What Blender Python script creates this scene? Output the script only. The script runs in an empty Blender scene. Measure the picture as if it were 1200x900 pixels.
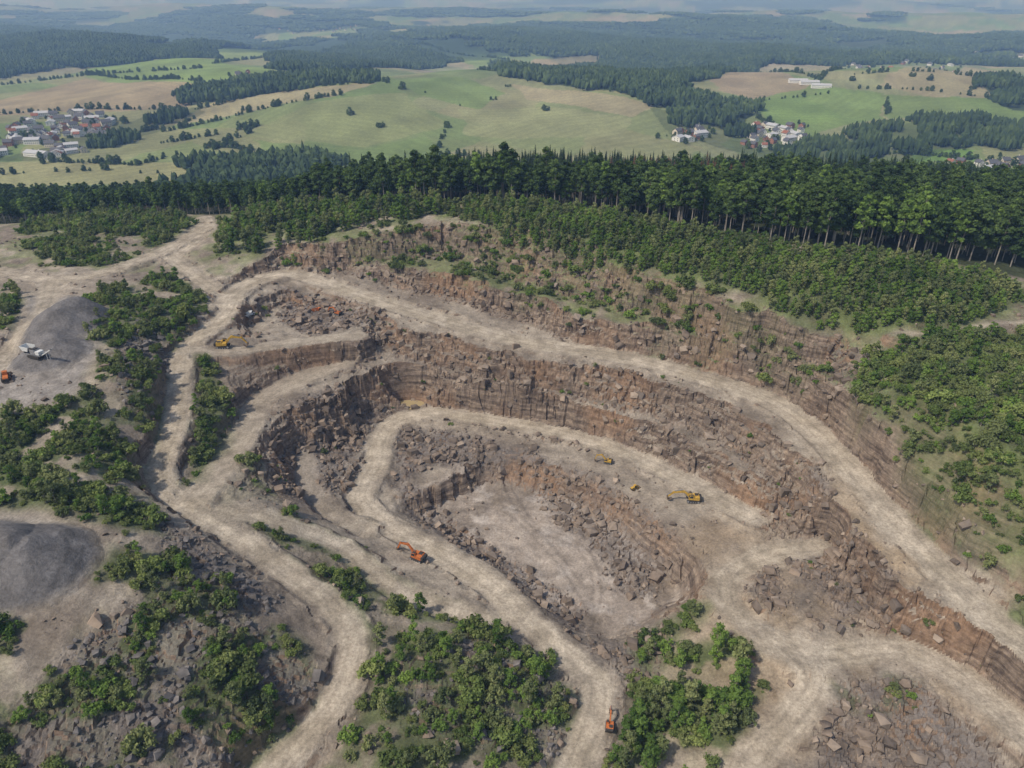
import bpy, bmesh, math, random
import numpy as np
from mathutils import Vector, Matrix, Euler
R=np.random.default_rng(11); random.seed(5)
F32=np.float32
scene=bpy.context.scene
# ---------------------------------------------------------------- survey
# Places were measured from the drone station: (bearing, depression, level) -> real
# world x,y in metres.  Everything below works in world metres.
f=850.0; PIT=math.radians(28.4); cp,sp=math.cos(PIT),math.sin(PIT); ZC=165.0
def ray(u,v):
    b=(450-v)/f
    return (u-600)/f, cp+b*sp, -sp+b*cp
def S(L):
    o=[]
    for u,v,z in L:
        a,dy,dz=ray(u,v); t=(z-ZC)/dz; o.append((a*t,dy*t,z))
    return o
def ssn(a,b,x):
    t=np.clip((x-a)/(b-a),0,1); return t*t*(3-2*t)
def zfar(x,y):
    z=-50+62*np.exp(-((x+100)/650)**2-((y-1650)/480)**2)+50*np.exp(-((x-900)/450)**2-((y-1700)/380)**2)+30*np.exp(-((x+900)/350)**2-((y-2100)/500)**2)-16*np.exp(-((x-420)/150)**2-((y-1300)/500)**2)
    z=z+ssn(950,1250,y)*(10*np.sin(x/150+y/330+.5)*np.cos(y/240+x/400)+5*np.sin(x/85-y/190))
    k=ssn(1700,3600,y)
    z=z+k*(32*np.sin(x/700+1)*np.cos(y/800)+26*np.sin(x/380+y/520))
    z=z+ssn(3000,6000,y)*50*np.sin(y/900+1.5*np.sin(x/2500))
    return z+190*ssn(6000,20000,y)
TT=700*1.003**np.arange(1250)
def FS(L):
    o=[]
    for u,v in L:
        a,dy,dz=ray(u,v); h=ZC+dz*TT<zfar(a*TT,dy*TT)
        t=TT[np.argmax(h)] if h.any() else TT[-1]
        o.append((a*t,dy*t))
    return o
# ---------------------------------------------------------------- noise
def hsh(ix,iy,s):
    h=(ix.astype(np.int64)*374761393+iy.astype(np.int64)*668265263+s*1442695041)&0xffffffff
    h=((h^(h>>13))*1274126177)&0xffffffff
    h=((h^(h>>16))*2246822519)&0xffffffff
    return ((h^(h>>15))&0xffffff).astype(F32)/F32(0xffffff)
def vn(x,y,s=0):
    ix=np.floor(x);iy=np.floor(y);fx=(x-ix).astype(F32);fy=(y-iy).astype(F32)
    fx=fx*fx*(3-2*fx);fy=fy*fy*(3-2*fy)
    a=hsh(ix,iy,s);b=hsh(ix+1,iy,s);c=hsh(ix,iy+1,s);d=hsh(ix+1,iy+1,s)
    return (a*(1-fx)+b*fx)*(1-fy)+(c*(1-fx)+d*fx)*fy
def fbm(x,y,s=0,o=4):
    r=0;am=.5;tot=0
    for i in range(o):
        r=r+am*vn(x*2**i+17*i,y*2**i-9*i,s+i);tot+=am;am*=.5
    return r/tot
def cell(x,y,s=0):
    ix=np.floor(x);iy=np.floor(y);best=np.full(x.shape,9.,F32);val=np.zeros(x.shape,F32)
    for dx in(-1,0,1):
        for dy in(-1,0,1):
            cx=ix+dx;cy=iy+dy
            d=(cx+hsh(cx,cy,s)-x)**2+(cy+hsh(cx,cy,s+5)-y)**2
            m=d<best;best=np.where(m,d,best);val=np.where(m,hsh(cx,cy,s+9),val)
    return val
# ---------------------------------------------------------------- raster helpers
X0,X1,Y0,Y1=-560,560,50,700
GX,GY=np.meshgrid(np.arange(X0,X1+1,dtype=F32),np.arange(Y0,Y1+1,dtype=F32))
def samp(A,x,y,st=1):
    u=np.clip((x-X0)/st,0,A.shape[1]-1.001);v=np.clip((y-Y0)/st,0,A.shape[0]-1.001)
    i=u.astype(int);j=v.astype(int);fu=(u-i).astype(F32);fv=(v-j).astype(F32)
    return (A[j,i]*(1-fu)+A[j,i+1]*fu)*(1-fv)+(A[j+1,i]*(1-fu)+A[j+1,i+1]*fu)*fv
def segd(P,closed,Rr=30,zs=False):
    D=np.full(GX.shape,Rr,F32);Z=np.zeros(GX.shape,F32);n=len(P)
    for k in range(n if closed else n-1):
        a=P[k];b=P[(k+1)%n]
        i0=int(max(0,min(a[0],b[0])-Rr-X0));i1=int(min(GX.shape[1],max(a[0],b[0])+Rr-X0+1))
        j0=int(max(0,min(a[1],b[1])-Rr-Y0));j1=int(min(GX.shape[0],max(a[1],b[1])+Rr-Y0+1))
        if i1<=i0 or j1<=j0: continue
        w=(slice(j0,j1),slice(i0,i1));x=GX[w]-a[0];y=GY[w]-a[1];dx=b[0]-a[0];dy=b[1]-a[1]
        t=np.clip((x*dx+y*dy)/(dx*dx+dy*dy+1e-6),0,1);d=np.hypot(x-t*dx,y-t*dy)
        m=d<D[w];D[w]=np.where(m,d,D[w])
        if zs: Z[w]=np.where(m,a[2]+t*(b[2]-a[2]),Z[w])
    return (D,Z) if zs else D
def inside(P,x,y):
    r=np.zeros(x.shape,bool);n=len(P)
    for k in range(n):
        ax,ay=P[k][0],P[k][1];bx,by=P[(k+1)%n][0],P[(k+1)%n][1]
        if ay==by: continue
        r^=((ay>y)!=(by>y))&(x<(bx-ax)*(y-ay)/(by-ay)+ax)
    return r
def sdf(P,Rr=30):
    D=segd(P,True,Rr);return np.where(inside(P,GX,GY),D,-D)
def smooth(P,n=4):
    P=[np.array(p,float) for p in P];Q=[]
    for i in range(len(P)-1):
        a=P[max(i-1,0)];b=P[i];c=P[i+1];d=P[min(i+2,len(P)-1)]
        for k in range(n):
            t=k/n;Q.append(.5*((2*b)+(-a+c)*t+(2*a-5*b+4*c-d)*t*t+(-a+3*b-3*c+d)*t**3))
    Q.append(P[-1]);return Q
def rbf(P):
    P=np.array(P,float);xy=P[:,:2];z=P[:,2];m=z.mean()
    d=np.sqrt(((xy[:,None]-xy[None])**2).sum(2)+100)
    w=np.linalg.solve(d+np.eye(len(z))*-.3,z-m)
    gx,gy=np.meshgrid(np.arange(X0,X1+6,5.),np.arange(Y0,Y1+6,5.))
    o=np.full(gx.shape,m)
    for k in range(len(z)): o+=w[k]*np.sqrt((gx-xy[k,0])**2+(gy-xy[k,1])**2+100)
    return np.clip(o,z.min()-3,z.max()+3).astype(F32)
# ---------------------------------------------------------------- survey data
COMMON=S([(240,262,50),(205,300,48),(240,332,46),(270,350,45),(215,410,41),(210,450,38),(200,510,34),(182,560,30),(215,590,28),(265,620,25),(330,665,21),(385,705,18),(415,745,16),(405,800,13),(370,850,11),(320,905,9),
(60,330,49),(0,320,49),(45,370,49),(0,440,47),(75,380,50),(120,400,50),(100,450,48),(150,440,48),(160,380,49),(60,500,44),(120,530,42),(140,600,38),(40,560,42),(50,660,38),(0,620,40),(90,690,37),(150,680,35),(250,700,29),(180,760,29),(80,760,32),(280,780,23),(300,850,16),(200,860,22),(100,880,25),(0,850,30),(-150,700,38),(-150,450,48)])
S0P=COMMON+S([(150,250,50),(0,270,47),(300,270,53),(400,262,58),(500,245,63),(600,245,65),(750,275,65),(850,310,64),(950,345,62),(1030,375,58),(1100,390,57),(1200,380,57),(1150,450,53),(1200,500,50),(1100,480,52),(1040,440,51),(1150,560,45),(1200,620,38),(985,432,45),(1040,520,39),(1100,590,34),(1160,650,30),(1250,720,27)])+[(0,420,58),(100,420,58),(0,520,45),(100,520,44),(200,450,54),(300,400,56),(300,500,40),(-100,480,48),(-200,480,36),(-300,480,32),(-420,480,30),(0,620,25),(150,620,25),(300,620,20),(-200,600,15),(-400,600,8),(450,400,46),(450,520,33),(450,620,15),(0,700,0),(300,700,0),(-300,700,-5),(550,300,50),(540,150,40),(400,100,36),(-500,300,44),(-500,150,38)]
S1P=COMMON+S([(270,345,45),(310,325,44),(350,322,43),(400,338,41),(460,358,39),(520,375,37),(580,393,35),(640,405,34),(700,413,33),(760,425,32),(820,442,31),(880,460,30),(930,485,29),(970,520,28),(1010,565,27),(1050,610,26),(1090,655,25),(1140,705,24),(1200,755,23),(500,340,38),(600,365,35),(370,355,38),(300,400,38),(255,412,39),(410,385,37)])
S2P=COMMON+S([(290,480,27),(270,530,27),(235,575,28),(380,430,29),(330,460,28),(500,425,26),(600,440,23),(700,465,21),(800,500,20),(890,550,19),(960,620,18),(1040,700,17),(1120,745,18)])
S3P=COMMON+S([(500,483,10),(450,510,9),(440,545,8),(425,580,8),(440,605,7),(480,630,6),(530,655,6),(580,690,6),(620,730,6),(670,770,5),(700,800,4),(695,840,4),(675,880,4),(668,905,4),
(400,640,14),(300,600,24),(450,680,10),(520,710,8),(570,722,7),(560,490,10),(620,500,10),(680,512,10),(730,530,11),(780,552,11),(830,580,12),(880,605,12),(905,645,12),(860,670,11),(850,700,11),(880,735,11),(930,765,12),(1000,770,12),(1060,765,13),(1120,790,13),(1170,830,14),(1200,860,14),(930,830,9),(890,880,7),(950,690,12),(1060,840,11),(345,535,15),(400,490,11),(470,800,13),(560,790,12),(600,850,7),(520,880,10),(430,880,12),(520,750,13),(780,760,5),(800,840,6),(730,870,3),(1000,880,8),(1150,890,10)])
sh0,sh1,sh2,sh3=rbf(S0P),rbf(S1P),rbf(S2P),rbf(S3P)
U1=S([(440,268,60),(520,258,63),(600,262,64),(700,283,64),(800,315,64),(900,345,63),(1010,385,60)])+[(115,225),(-60,300)]
UM=S([(430,276,57),(520,270,59),(600,280,59),(700,302,59),(800,332,59),(900,361,58),(1000,395,56)])+[(112,225),(-60,300)]
U2=S([(280,305,51),(420,288,53),(520,287,52),(600,304,52),(700,328,52),(800,356,51),(900,384,50),(985,405,49)])+[(112,225),(-90,300)]
U3c=S([(275,325,46),(330,300,47),(420,305,47),(470,315,46),(550,333,44),(620,350,43.5),(700,374,43),(780,386,42),(850,404,41),(900,415,41),(935,428,41),(963,450,40),(1000,500,36),(1060,570,32),(1130,640,28),(1200,700,26),(1400,850,24)])
U3=U3c+[(400,-50),(-700,-50),(-700,326)]
SUB=S([(300,352,42),(330,338,42),(380,345,40),(420,352,40),(455,366,39),(430,375,39),(400,385,38),(340,390,38),(280,395,39),(270,380,40)])
LEFTROAD=[(400,-50),(-60,-50),(-54,103),(-44,120),(-42,136),(-50,146),(-66,157),(-85,169)]
M1=S([(230,590,28),(240,550,29),(268,510,30),(275,470,31),(262,432,37),(330,405,37),(400,400,37),(425,385,38),(440,374,38),(500,388,36),(560,405,34),(620,420,33),(700,430,32),(780,450,31),(850,472,30),(900,500,29),(950,550,28),(990,600,27),(1030,660,25),(1060,700,24),(1130,738,23),(1200,785,22),(1400,900,20)])+LEFTROAD
M2=S([(270,580,27),(300,535,27),(300,500,28),(330,478,28),(380,465,28),(410,440,28),(450,428,27),(500,428,26),(560,443,24),(620,458,23),(700,478,21),(780,502,20),(840,530,20),(890,565,19),(930,590,18),(980,640,18),(1040,700,17),(1120,745,17),(1200,800,17),(1400,920,16)])+LEFTROAD
PITP=S([(470,590,8),(480,565,9),(530,530,10),(600,530,10),(660,545,10),(720,570,11),(770,610,11),(820,650,11),(830,690,10),(780,720,7),(720,745,6),(680,740,6),(630,705,6),(580,660,6),(520,625,6)])
PROM=S([(455,580,7),(475,548,7),(540,530,7),(565,540,7),(530,560,7),(490,580,7)])
sdU1,sdUM,sdU2,sdU3,sdSUB,sdM1,sdM2,sdPIT,sdPROM=[sdf(q) for q in(U1,UM,U2,U3,SUB,M1,M2,PITP,PROM)]
ROADS=[ # half width, brightness, points
(3.7,.9,[(200,300,48),(245,335,46),(272,350,45),(258,375,43),(215,410,41),(210,450,38),(200,510,34),(184,555,30),(215,590,28),(265,620,25),(330,665,21),(385,705,18),(415,745,16),(405,800,13),(370,850,11),(300,915,9)]),
(4.,.9,[(240,255,51),(242,268,50),(205,300,48)]),
(4.1,.85,[(242,265,50),(180,298,49),(120,320,49),(60,328,49),(0,318,49),(-60,310,49)]),
(4.,.75,[(60,328,49),(50,365,49),(25,395,48),(-10,435,47)]),
(5.2,1,[(268,350,45),(290,333,44),(320,323,44),(350,322,43),(400,338,41),(460,358,39),(520,375,37),(580,393,35),(640,405,34),(700,413,33),(760,425,32),(820,442,31),(880,460,30),(930,485,29),(970,520,28),(1010,565,27),(1050,610,26),(1090,655,25),(1140,705,24),(1200,755,23),(1290,820,22)]),
(3.5,1,[(215,590,28),(260,597,26),(320,610,22),(400,640,14),(450,680,10),(510,710,8),(570,724,7),(612,720,6)]),
(4.1,1,[(880,606,12),(830,578,12),(780,552,11),(730,530,11),(680,512,10),(620,500,10),(560,490,10),(500,484,10),(462,494,9),(446,515,9),(440,545,8),(422,580,8),(438,605,7),(480,630,6),(530,655,6),(580,690,6),(620,730,6),(670,770,5),(700,800,4),(697,840,4),(680,880,4),(666,915,4)]),
(5.,.42,[(400,425,29),(350,445,28),(305,470,27),(290,500,27),(268,535,27),(232,580,28)]),
(3.2,.4,[(358,535,14),(362,570,12),(388,600,11),(430,620,8)]),
(3.8,.5,[(222,410,41),(270,412,39),(330,403,38),(420,393,37)]),
(4.2,.8,[(960,640,13),(905,648,12),(860,668,11),(850,700,11),(880,735,11),(930,765,12),(955,800,11),(930,840,9),(890,880,7),(865,915,6)]),
(4.5,.9,[(900,752,12),(960,768,12),(1020,762,12),(1070,765,13),(1120,790,13),(1170,830,14),(1220,880,14)]),
(1.6,.6,[(1050,392,57),(1110,388,57),(1180,378,58),(1240,376,58)]),
]
RD=[]
for hw,br,P in ROADS:
    D,Z=segd(smooth(S(P)),False,26,True); RD.append((hw,br,D,Z))
TRK=[segd(smooth(S(P)),False,12) for P in([(590,560,0),(620,610,0),(680,640,0),(700,690,0),(680,740,5)],[(560,590,0),(600,600,0),(660,660,0),(700,720,2)],[(640,580,0),(680,620,0),(740,660,0)],[(910,650,12),(960,680,12),(940,720,12),(900,740,11)],[(350,360,37),(400,370,37),(420,385,37),(350,400,38)],[(470,520,9),(460,560,8),(475,600,7)],[(880,600,12),(900,630,12),(905,650,12)],[(0,640,39),(60,625,39),(95,660,37),(60,710,36)],[(110,360,50),(130,330,49),(60,328,49)],[(20,400,48),(60,440,48),(90,420,49)],[(300,440,36),(380,420,37),(430,395,37)])]
def Zn(P): return sdf(S(P),20)
ZN={
'right':(Zn([(1005,405,56),(1060,393,57),(1190,385,57),(1300,350,57),(1400,520,50),(1300,730,30),(1190,650,34),(1130,615,36),(1090,560,40),(1050,500,46),(1010,450,50)]),1,.1),
'young':(Zn([(550,232,65),(700,250,65),(850,285,65),(960,310,63),(1090,322,60),(1200,345,58),(1180,372,58),(1090,388,57),(1030,385,57),(950,362,62),(850,326,64),(700,292,64),(600,266,65),(545,255,64)]),1,.1),
'topmid':(Zn([(262,268,51),(300,245,53),(420,240,58),(520,240,62),(545,250,64),(480,262,60),(420,270,58),(370,298,50),(300,300,50),(255,300,49)]),.9,.25),
'topleft':(Zn([(30,245,48),(200,235,50),(228,262,50),(200,288,49),(120,312,49),(50,312,49),(30,290,49)]),.9,.3),
'leftslope':(Zn([(100,350,50),(200,318,48),(245,355,45),(205,400,44),(190,450,42),(185,520,38),(140,520,42),(90,470,46),(110,400,49)]),.8,.4),
'leftmid':(Zn([(-60,480,45),(100,475,47),(170,530,40),(175,590,33),(200,640,30),(140,620,37),(60,590,42),(-60,590,42)]),1,.25),
'leftfar':(Zn([(-60,325,49),(0,330,49),(30,350,49),(10,385,49),(-60,400,49)]),.8,.4),
'botleft':(Zn([(-80,710,37),(90,705,36),(130,640,37),(200,650,33),(280,690,27),(350,750,20),(385,820,14),(300,915,10),(-80,930,28)]),.8,.5),
'strip':(Zn([(240,425,37),(272,470,33),(268,505,31),(240,560,29),(215,560,30),(228,500,34)]),.95,.1),
'island':(Zn([(255,590,26),(300,552,20),(345,610,18),(420,650,10),(500,695,8),(590,745,8),(650,790,7),(682,830,6),(650,905,5),(350,920,10),(400,850,12),(440,790,14),(420,720,14),(340,655,20)]),.8,.58),
'grove':(Zn([(715,890,4),(735,820,5),(790,765,7),(850,752,9),(898,790,9),(880,850,8),(835,905,6),(715,905,4)]),.95,.15),
'upper':(Zn([(280,300,51),(440,268,60),(520,258,63),(600,262,64),(700,285,63),(800,318,63),(900,348,62),(1010,388,58),(985,440,46),(900,415,44),(780,385,46),(620,345,47),(470,312,47),(330,296,47)]),.5,.45),
'corner':(Zn([(970,800,10),(1040,785,12),(1080,800,12),(1060,830,11),(1000,835,10)]),.7,.4),
'cornerR':(Zn([(1150,700,28),(1300,700,30),(1300,780,24),(1200,735,25)]),.9,.3),
'lowmid':(Zn([(740,745,6),(800,705,9),(830,715,9),(800,745,7),(760,790,6)]),.7,.4),
}
ROCKZ={
'rub1':Zn([(455,505,9),(520,500,9),(600,520,9),(700,560,8),(790,630,8),(775,700,3),(720,690,1),(690,610,2),(600,555,4),(520,550,6),(460,565,8)]),
'rub2':Zn([(470,570,4),(520,600,2),(600,650,0),(690,715,0),(670,735,4),(580,665,5),(480,610,6)]),
'rub3':Zn([(655,580,1),(720,590,2),(730,640,1),(700,650,0),(650,610,0)]),
'isl':Zn([(450,780,13),(560,740,9),(640,780,7),(680,830,6),(650,900,5),(560,890,7),(470,850,11)]),
'bl':Zn([(80,760,32),(200,690,32),(300,720,24),(385,790,15),(330,880,12),(60,920,26),(-20,850,30)]),
'ls':Zn([(160,380,47),(240,370,43),(205,430,40),(190,500,36),(150,480,44),(120,420,48)]),
'll':Zn([(170,590,34),(240,640,28),(330,700,22),(300,740,23),(200,690,31)]),
'cr':Zn([(960,800,10),(1060,785,12),(1170,870,10),(1180,920,9),(960,920,8)]),
'mid':Zn([(690,755,5),(800,715,8),(760,790,6),(720,860,4)]),
'sub':Zn([(330,345,38),(430,355,38),(450,375,38),(380,390,38),(330,375,38)]),
'low2':Zn([(870,690,11),(900,670,11),(940,720,11),(900,735,11)]),
'rr':Zn([(950,560,20),(1000,640,20),(1050,700,17),(980,740,13),(930,640,15)]),
'floorN':Zn([(320,520,18),(350,500,14),(440,480,11),(430,560,9),(380,590,10),(340,600,16)]),
'ne':Zn([(930,420,42),(1000,400,50),(1030,470,44),(990,490,36),(950,450,40)]),
}
YARD=Zn([(-80,595,41),(50,605,40),(100,650,37),(90,695,36),(20,725,36),(-80,735,36)])
PILESITE=Zn([(30,350,49),(110,345,50),(120,395,50),(90,460,48),(20,480,46),(-60,460,46),(40,390,49)])
FORESTZ=sdf([(p[0],p[1]) for p in S([(-200,262,45),(-20,250,47),(100,238,49),(230,243,51),(300,243,54),(400,240,58),(500,238,63),(550,232,65),(700,246,65),(850,280,65),(960,304,63),(1090,314,60),(1180,330,58),(1280,345,58),(1400,380,56)])]+[(640,300),(640,760),(-640,760),(-640,430)],20)
PILES=[S([(38,672,36)])[0][:2]+(15,9),S([(72,388,49)])[0][:2]+(17,9),S([(62,418,48)])[0][:2]+(13,6),S([(100,372,50)])[0][:2]+(10,5),S([(-30,660,38)])[0][:2]+(14,8)]
PUD=[S([(480,472,10)])[0][:2]+(5.5,10.0)]

def near(x,y):
    o={}
    z=samp(sh0,x,y,5);z=z*(1-ssn(620,880,y))+zfar(x,y)*ssn(620,880,y)
    n14=(fbm(x/15,y/15,3,3)-.5)*2;cA=cell(x/3.6,y/3.6,20);cB=cell(x/1.5,y/1.5,40);cC=cell(x/9,y/9,70);cD=cell(x/2.6,y/4.4,81);cE=cell(x/4.8,y/2.6,92)
    n6=(fbm(x/6,y/6,31,3)-.5)*2;n7=(fbm(x/5,y/5,37,3)-.5)*2
    talus=np.zeros(x.shape,F32);ch=np.zeros(x.shape,F32)
    LAY=[(.2,0.,cA,n6),(.17,1.,cD,n7),(.16,2.,cE,-n6),(.16,3.,(cA*3.7)%1,-n7),(.15,4.1,(cD*5.3)%1,n6)]
    def cliff(z,zl,sd,width,spread=1.5):
        nonlocal talus,ch
        drop=np.clip((z-zl)/7,0,1)
        s=sd+drop*(n14*3+(cC-.5)*3.5)
        t=0
        for wt,off,c,nn in LAY: t=t+wt*np.clip((s-off*spread-drop*((c-.5)*1.7+(cB-.5)*.9+nn*2.0))/.8,0,1)
        t=t+.16*np.clip((s-4)/(width-3),0,1)
        t=np.where(drop<.3,(ssn(0,width,s))*(1-drop/.3)+t*drop/.3,t)
        talus=np.maximum(talus,drop*ssn(2.5*spread,4.2*spread,s)*(1-ssn(width*.85,width*1.45,s)))
        ch=np.maximum(ch,drop*(s>-1)*(s<4.4*spread))
        return z+(zl-z)*t
    ee=ssn(-40,50,x)
    z=cliff(z,np.minimum(z,58+n14*1.5-ee),samp(sdU1,x,y),7,1.1)
    z=cliff(z,np.minimum(z,52+n14*1.5-2.5*ee),samp(sdUM,x,y),7,1.1)
    z=cliff(z,np.minimum(z,47+n14*1.5-4*ee),samp(sdU2,x,y),7,1.1)
    z=cliff(z,samp(sh1,x,y,5),samp(sdU3,x,y),8,1.2)
    z=cliff(z,np.minimum(z,36.5),samp(sdSUB,x,y),6,1.)
    z=cliff(z,samp(sh2,x,y,5),samp(sdM1,x,y),10,1.5)
    z=cliff(z,samp(sh3,x,y,5),samp(sdM2,x,y),11,1.6)
    sp_=samp(sdPIT,x,y)+n14*2+(cA-.5)*2
    z=z+(np.minimum(z,-.5+n14*.3)-z)*ssn(-3,9,sp_)
    pit=ssn(0,9,sp_)
    s2=samp(sdPROM,x,y)+(cA-.5)*3+n6*2
    z=z+(7-z)*ssn(-3.5,2.5,s2)
    rub=np.zeros(x.shape,F32)
    for k,sd in ROCKZ.items(): rub=np.maximum(rub,ssn(-3,4,samp(sd,x,y)+n14*4))
    z=z+rub*((cA-.4)*1.1+(cB-.5)*.9)+talus*((cB-.5)*1.2+(cD-.5)*1.)
    z=z+(fbm(x/30,y/30,8,4)-.5)*3*(1-pit)+(fbm(x/4,y/4,12,3)-.5)*.8
    rm=np.zeros(x.shape,F32);rd=np.zeros(x.shape,F32);dust=np.zeros(x.shape,F32);rdist=np.full(x.shape,99.,F32)
    e=(fbm(x/5,y/5,33,3)-.5)*3
    for hw,br,D,Z in RD:
        d=samp(D,x,y);zr=samp(Z,x,y);w=1-ssn(hw,hw+3.5,d+e*.6+(cA-.5)*1.5)
        z=np.where(w>0,z+(zr+(fbm(x/7,y/7,5,2)-.5)*.4-z)*w,z)
        if hw>5 or hw in(4.1,3.7): z=z+.5*np.exp(-((d-hw-1.8+e*.3)/.8)**2)*(cA>.5)
        m=br*(1-ssn(hw-1.8,hw+1.2,d+e*.9));rm=np.maximum(rm,m)
        rut=np.exp(-((np.abs(d+e*.25)-1.7)/.5)**2)+.7*np.exp(-((d+e*.4-3.6)/.45)**2)
        rd=np.where(d<hw,np.maximum(rd,rut),rd)
        dust=np.maximum(dust,br*(1-ssn(hw,hw+8,d+e*2)));rdist=np.minimum(rdist,d-hw)
    trk=np.zeros(x.shape,F32)
    for D in TRK:
        d=samp(D,x,y)+e*.2;trk=np.maximum(trk,np.exp(-((np.abs(d)-1.3)/.55)**2))
    pl=np.zeros(x.shape,F32)
    for px,py,pr,ph in PILES:
        r=np.hypot(x-px,y-py)+n14*2
        hgt=ph*np.clip(1.08-r/pr,0,1);hgt=np.minimum(hgt,ph*.93);z=z+hgt;pl=np.maximum(pl,ssn(.02,.2,hgt/ph))
    for px,py,pr,pz in PUD:
        r=np.hypot((x-px)*.7,(y-py)*1.5)+n14*1.2+n6*.8
        z=z+(pz-.5-z)*(1-ssn(pr*.7,pr*1.5,r))
    cl=fbm(x/11,y/11,60,4);veg=np.zeros(x.shape,F32);dens=np.zeros(x.shape,F32)
    for k,(sd,dn,pa) in ZN.items():
        m=ssn(-3,3,samp(sd,x,y)+n14*4)
        c=ssn(.30+.22*pa,.38+.26*pa,cl)*1.0 if pa>.12 else 1.
        dens=np.maximum(dens,m*dn*c);veg=np.maximum(veg,m*dn*(.35+.65*c))
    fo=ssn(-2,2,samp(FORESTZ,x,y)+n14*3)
    o.update(z=z,talus=talus,rub=rub,road=rm,rut=rd,dust=dust,rdist=rdist,veg=veg,dens=dens,forest=fo,pit=pit,pile=pl,n=n14,cl=cl,cliff=ch,cA=cA,trk=trk,yard=ssn(-3,3,samp(YARD,x,y)),ps=ssn(-3,3,samp(PILESITE,x,y)),inq=ssn(-2,4,samp(sdU3,x,y)),up=ssn(-2,4,samp(sdU1,x,y))*(1-ssn(-2,4,samp(sdU3,x,y))))
    return o
# ---------------------------------------------------------------- far land cover
FOR=[FS(q) for q in([(-20,50),(130,45),(160,60),(240,55),(245,65),(150,75),(60,80),(-20,95)],
[(320,65),(420,58),(500,65),(520,78),(430,80),(330,82)],[(215,110),(300,95),(400,90),(440,95),(330,108),(230,120)],
[(580,75),(700,85),(800,110),(880,125),(870,150),(800,140),(760,115),(660,100),(600,90)],
[(510,40),(560,30),(700,26),(900,30),(1240,38),(1240,50),(1060,50),(980,62),(900,72),(830,90),(780,105),(700,85),(720,66),(640,60),(560,56)],
[(950,170),(1030,150),(1100,138),(1240,150),(1240,175),(1100,180),(1050,200),(940,190)],
[(-20,32),(140,28),(440,26),(450,33),(350,38),(250,42),(100,38),(-20,42)],
[(215,215),(240,195),(330,185),(390,190),(400,205),(300,225),(220,230)],
[(-20,190),(60,172),(110,150),(200,130),(230,125),(240,132),(150,165),(60,188)],
[(1150,100),(1240,95),(1240,135),(1180,128)],[(1050,55),(1120,50),(1150,62),(1070,68)],
[(760,125),(850,150),(950,160),(950,190),(880,180),(790,160)])]
SPARSE={8:.3,11:.5,5:.8}
FIELDS=[(FS(q),c) for q,c in(
([(100,80),(250,70),(330,85),(300,95),(210,100),(100,90)],(.17,.24,.07)),
([(250,55),(400,40),(420,55),(320,65),(250,75)],(.18,.25,.08)),
([(450,55),(560,45),(600,70),(560,80),(500,62)],(.17,.24,.07)),
([(100,92),(240,100),(220,125),(150,130),(60,132),(-20,138),(-20,122)],(.28,.22,.14)),
([(-20,190),(215,192),(215,218),(-20,218)],(.25,.24,.12)),
([(280,105),(330,108),(440,97),(400,112),(300,130),(180,150)],(.29,.25,.15)),
([(600,98),(690,108),(765,125),(740,138),(620,118)],(.30,.26,.16)),
([(620,70),(700,62),(715,75),(660,82),(630,78)],(.31,.25,.16)),
([(835,95),(880,83),(930,92),(960,110),(880,117),(840,105)],(.27,.21,.14)),
([(1030,100),(1130,78),(1185,85),(1160,117),(1080,112)],(.27,.23,.14)),
([(885,117),(950,100),(1040,110),(1035,138),(940,162),(890,138)],(.14,.21,.06)),
([(1040,112),(1240,128),(1240,152),(1040,138)],(.14,.20,.06)),
([(180,42),(235,33),(230,50),(180,55)],(.32,.25,.19)),
([(960,50),(1040,44),(1060,54),(1000,60)],(.22,.24,.12)),
([(370,120),(480,110),(520,150),(430,172),(280,160)],(.20,.22,.10)),
([(290,165),(420,175),(500,160),(520,185),(400,195),(330,185)],(.145,.20,.07)),
([(440,95),(540,90),(590,110),(560,130),(500,112)],(.15,.21,.07)),
([(1060,178),(1150,178),(1150,190),(1060,192)],(.13,.23,.05)),
([(800,118),(840,123),(835,133),(800,130)],(.13,.25,.05)),
([(540,130),(640,125),(740,140),(720,160),(600,165),(550,160)],(.23,.24,.12)))]
# ---------------------------------------------------------------- terrain mesh
ys=[58.]
while ys[-1]<520: ys.append(ys[-1]+.62)
while ys[-1]<26000: ys.append(ys[-1]+.64*1.35*(ys[-1]/520)**2)
ys=np.array(ys);NC=1200;NR=len(ys)
sx=np.linspace(-1,1,NC);half=.8*ys+150
VX=(half[:,None]*sx[None]).astype(np.float64);VY=np.repeat(ys[:,None],NC,1)
VZ=zfar(VX,VY)
k=int(np.searchsorted(ys,900))
nr=near(VX[:k],VY[:k]);VZ[:k]=nr['z']
COL=np.zeros((NR,NC,4),F32);COL[...,3]=1
RK=np.zeros((NR,NC),F32)
def mixc(c,d,m): return c+(np.array(d,F32)-c)*m[...,None]
fx,fy=VX[k:],VY[k:]
wx=fx+(fbm(fx/60,fy/60,90,3)-.5)*30;wy=fy+(fbm(fx/60,fy/60,95,3)-.5)*40
cv=cell(wx/330+fy*0,wy/420,55)
pal=np.array([(.15,.20,.08),(.18,.22,.09),(.21,.23,.12),(.26,.23,.15),(.14,.21,.07),(.12,.17,.06),(.28,.25,.18)],F32)
fc=pal[(cv*6.99).astype(int)]
nearhill=1-ssn(2100,2600,fy)
fc=mixc(fc,(.175,.205,.085),nearhill.astype(F32)*.7)
c2=cell(wx/150,wy/210,57);fc=mixc(fc,(.245,.225,.125),(c2>.6)*.5);fc=mixc(fc,(.115,.18,.06),(c2<.3)*.5)
for P,c in FIELDS: fc=mixc(fc,c,inside(P,wx,wy).astype(F32)*.85)
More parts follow.
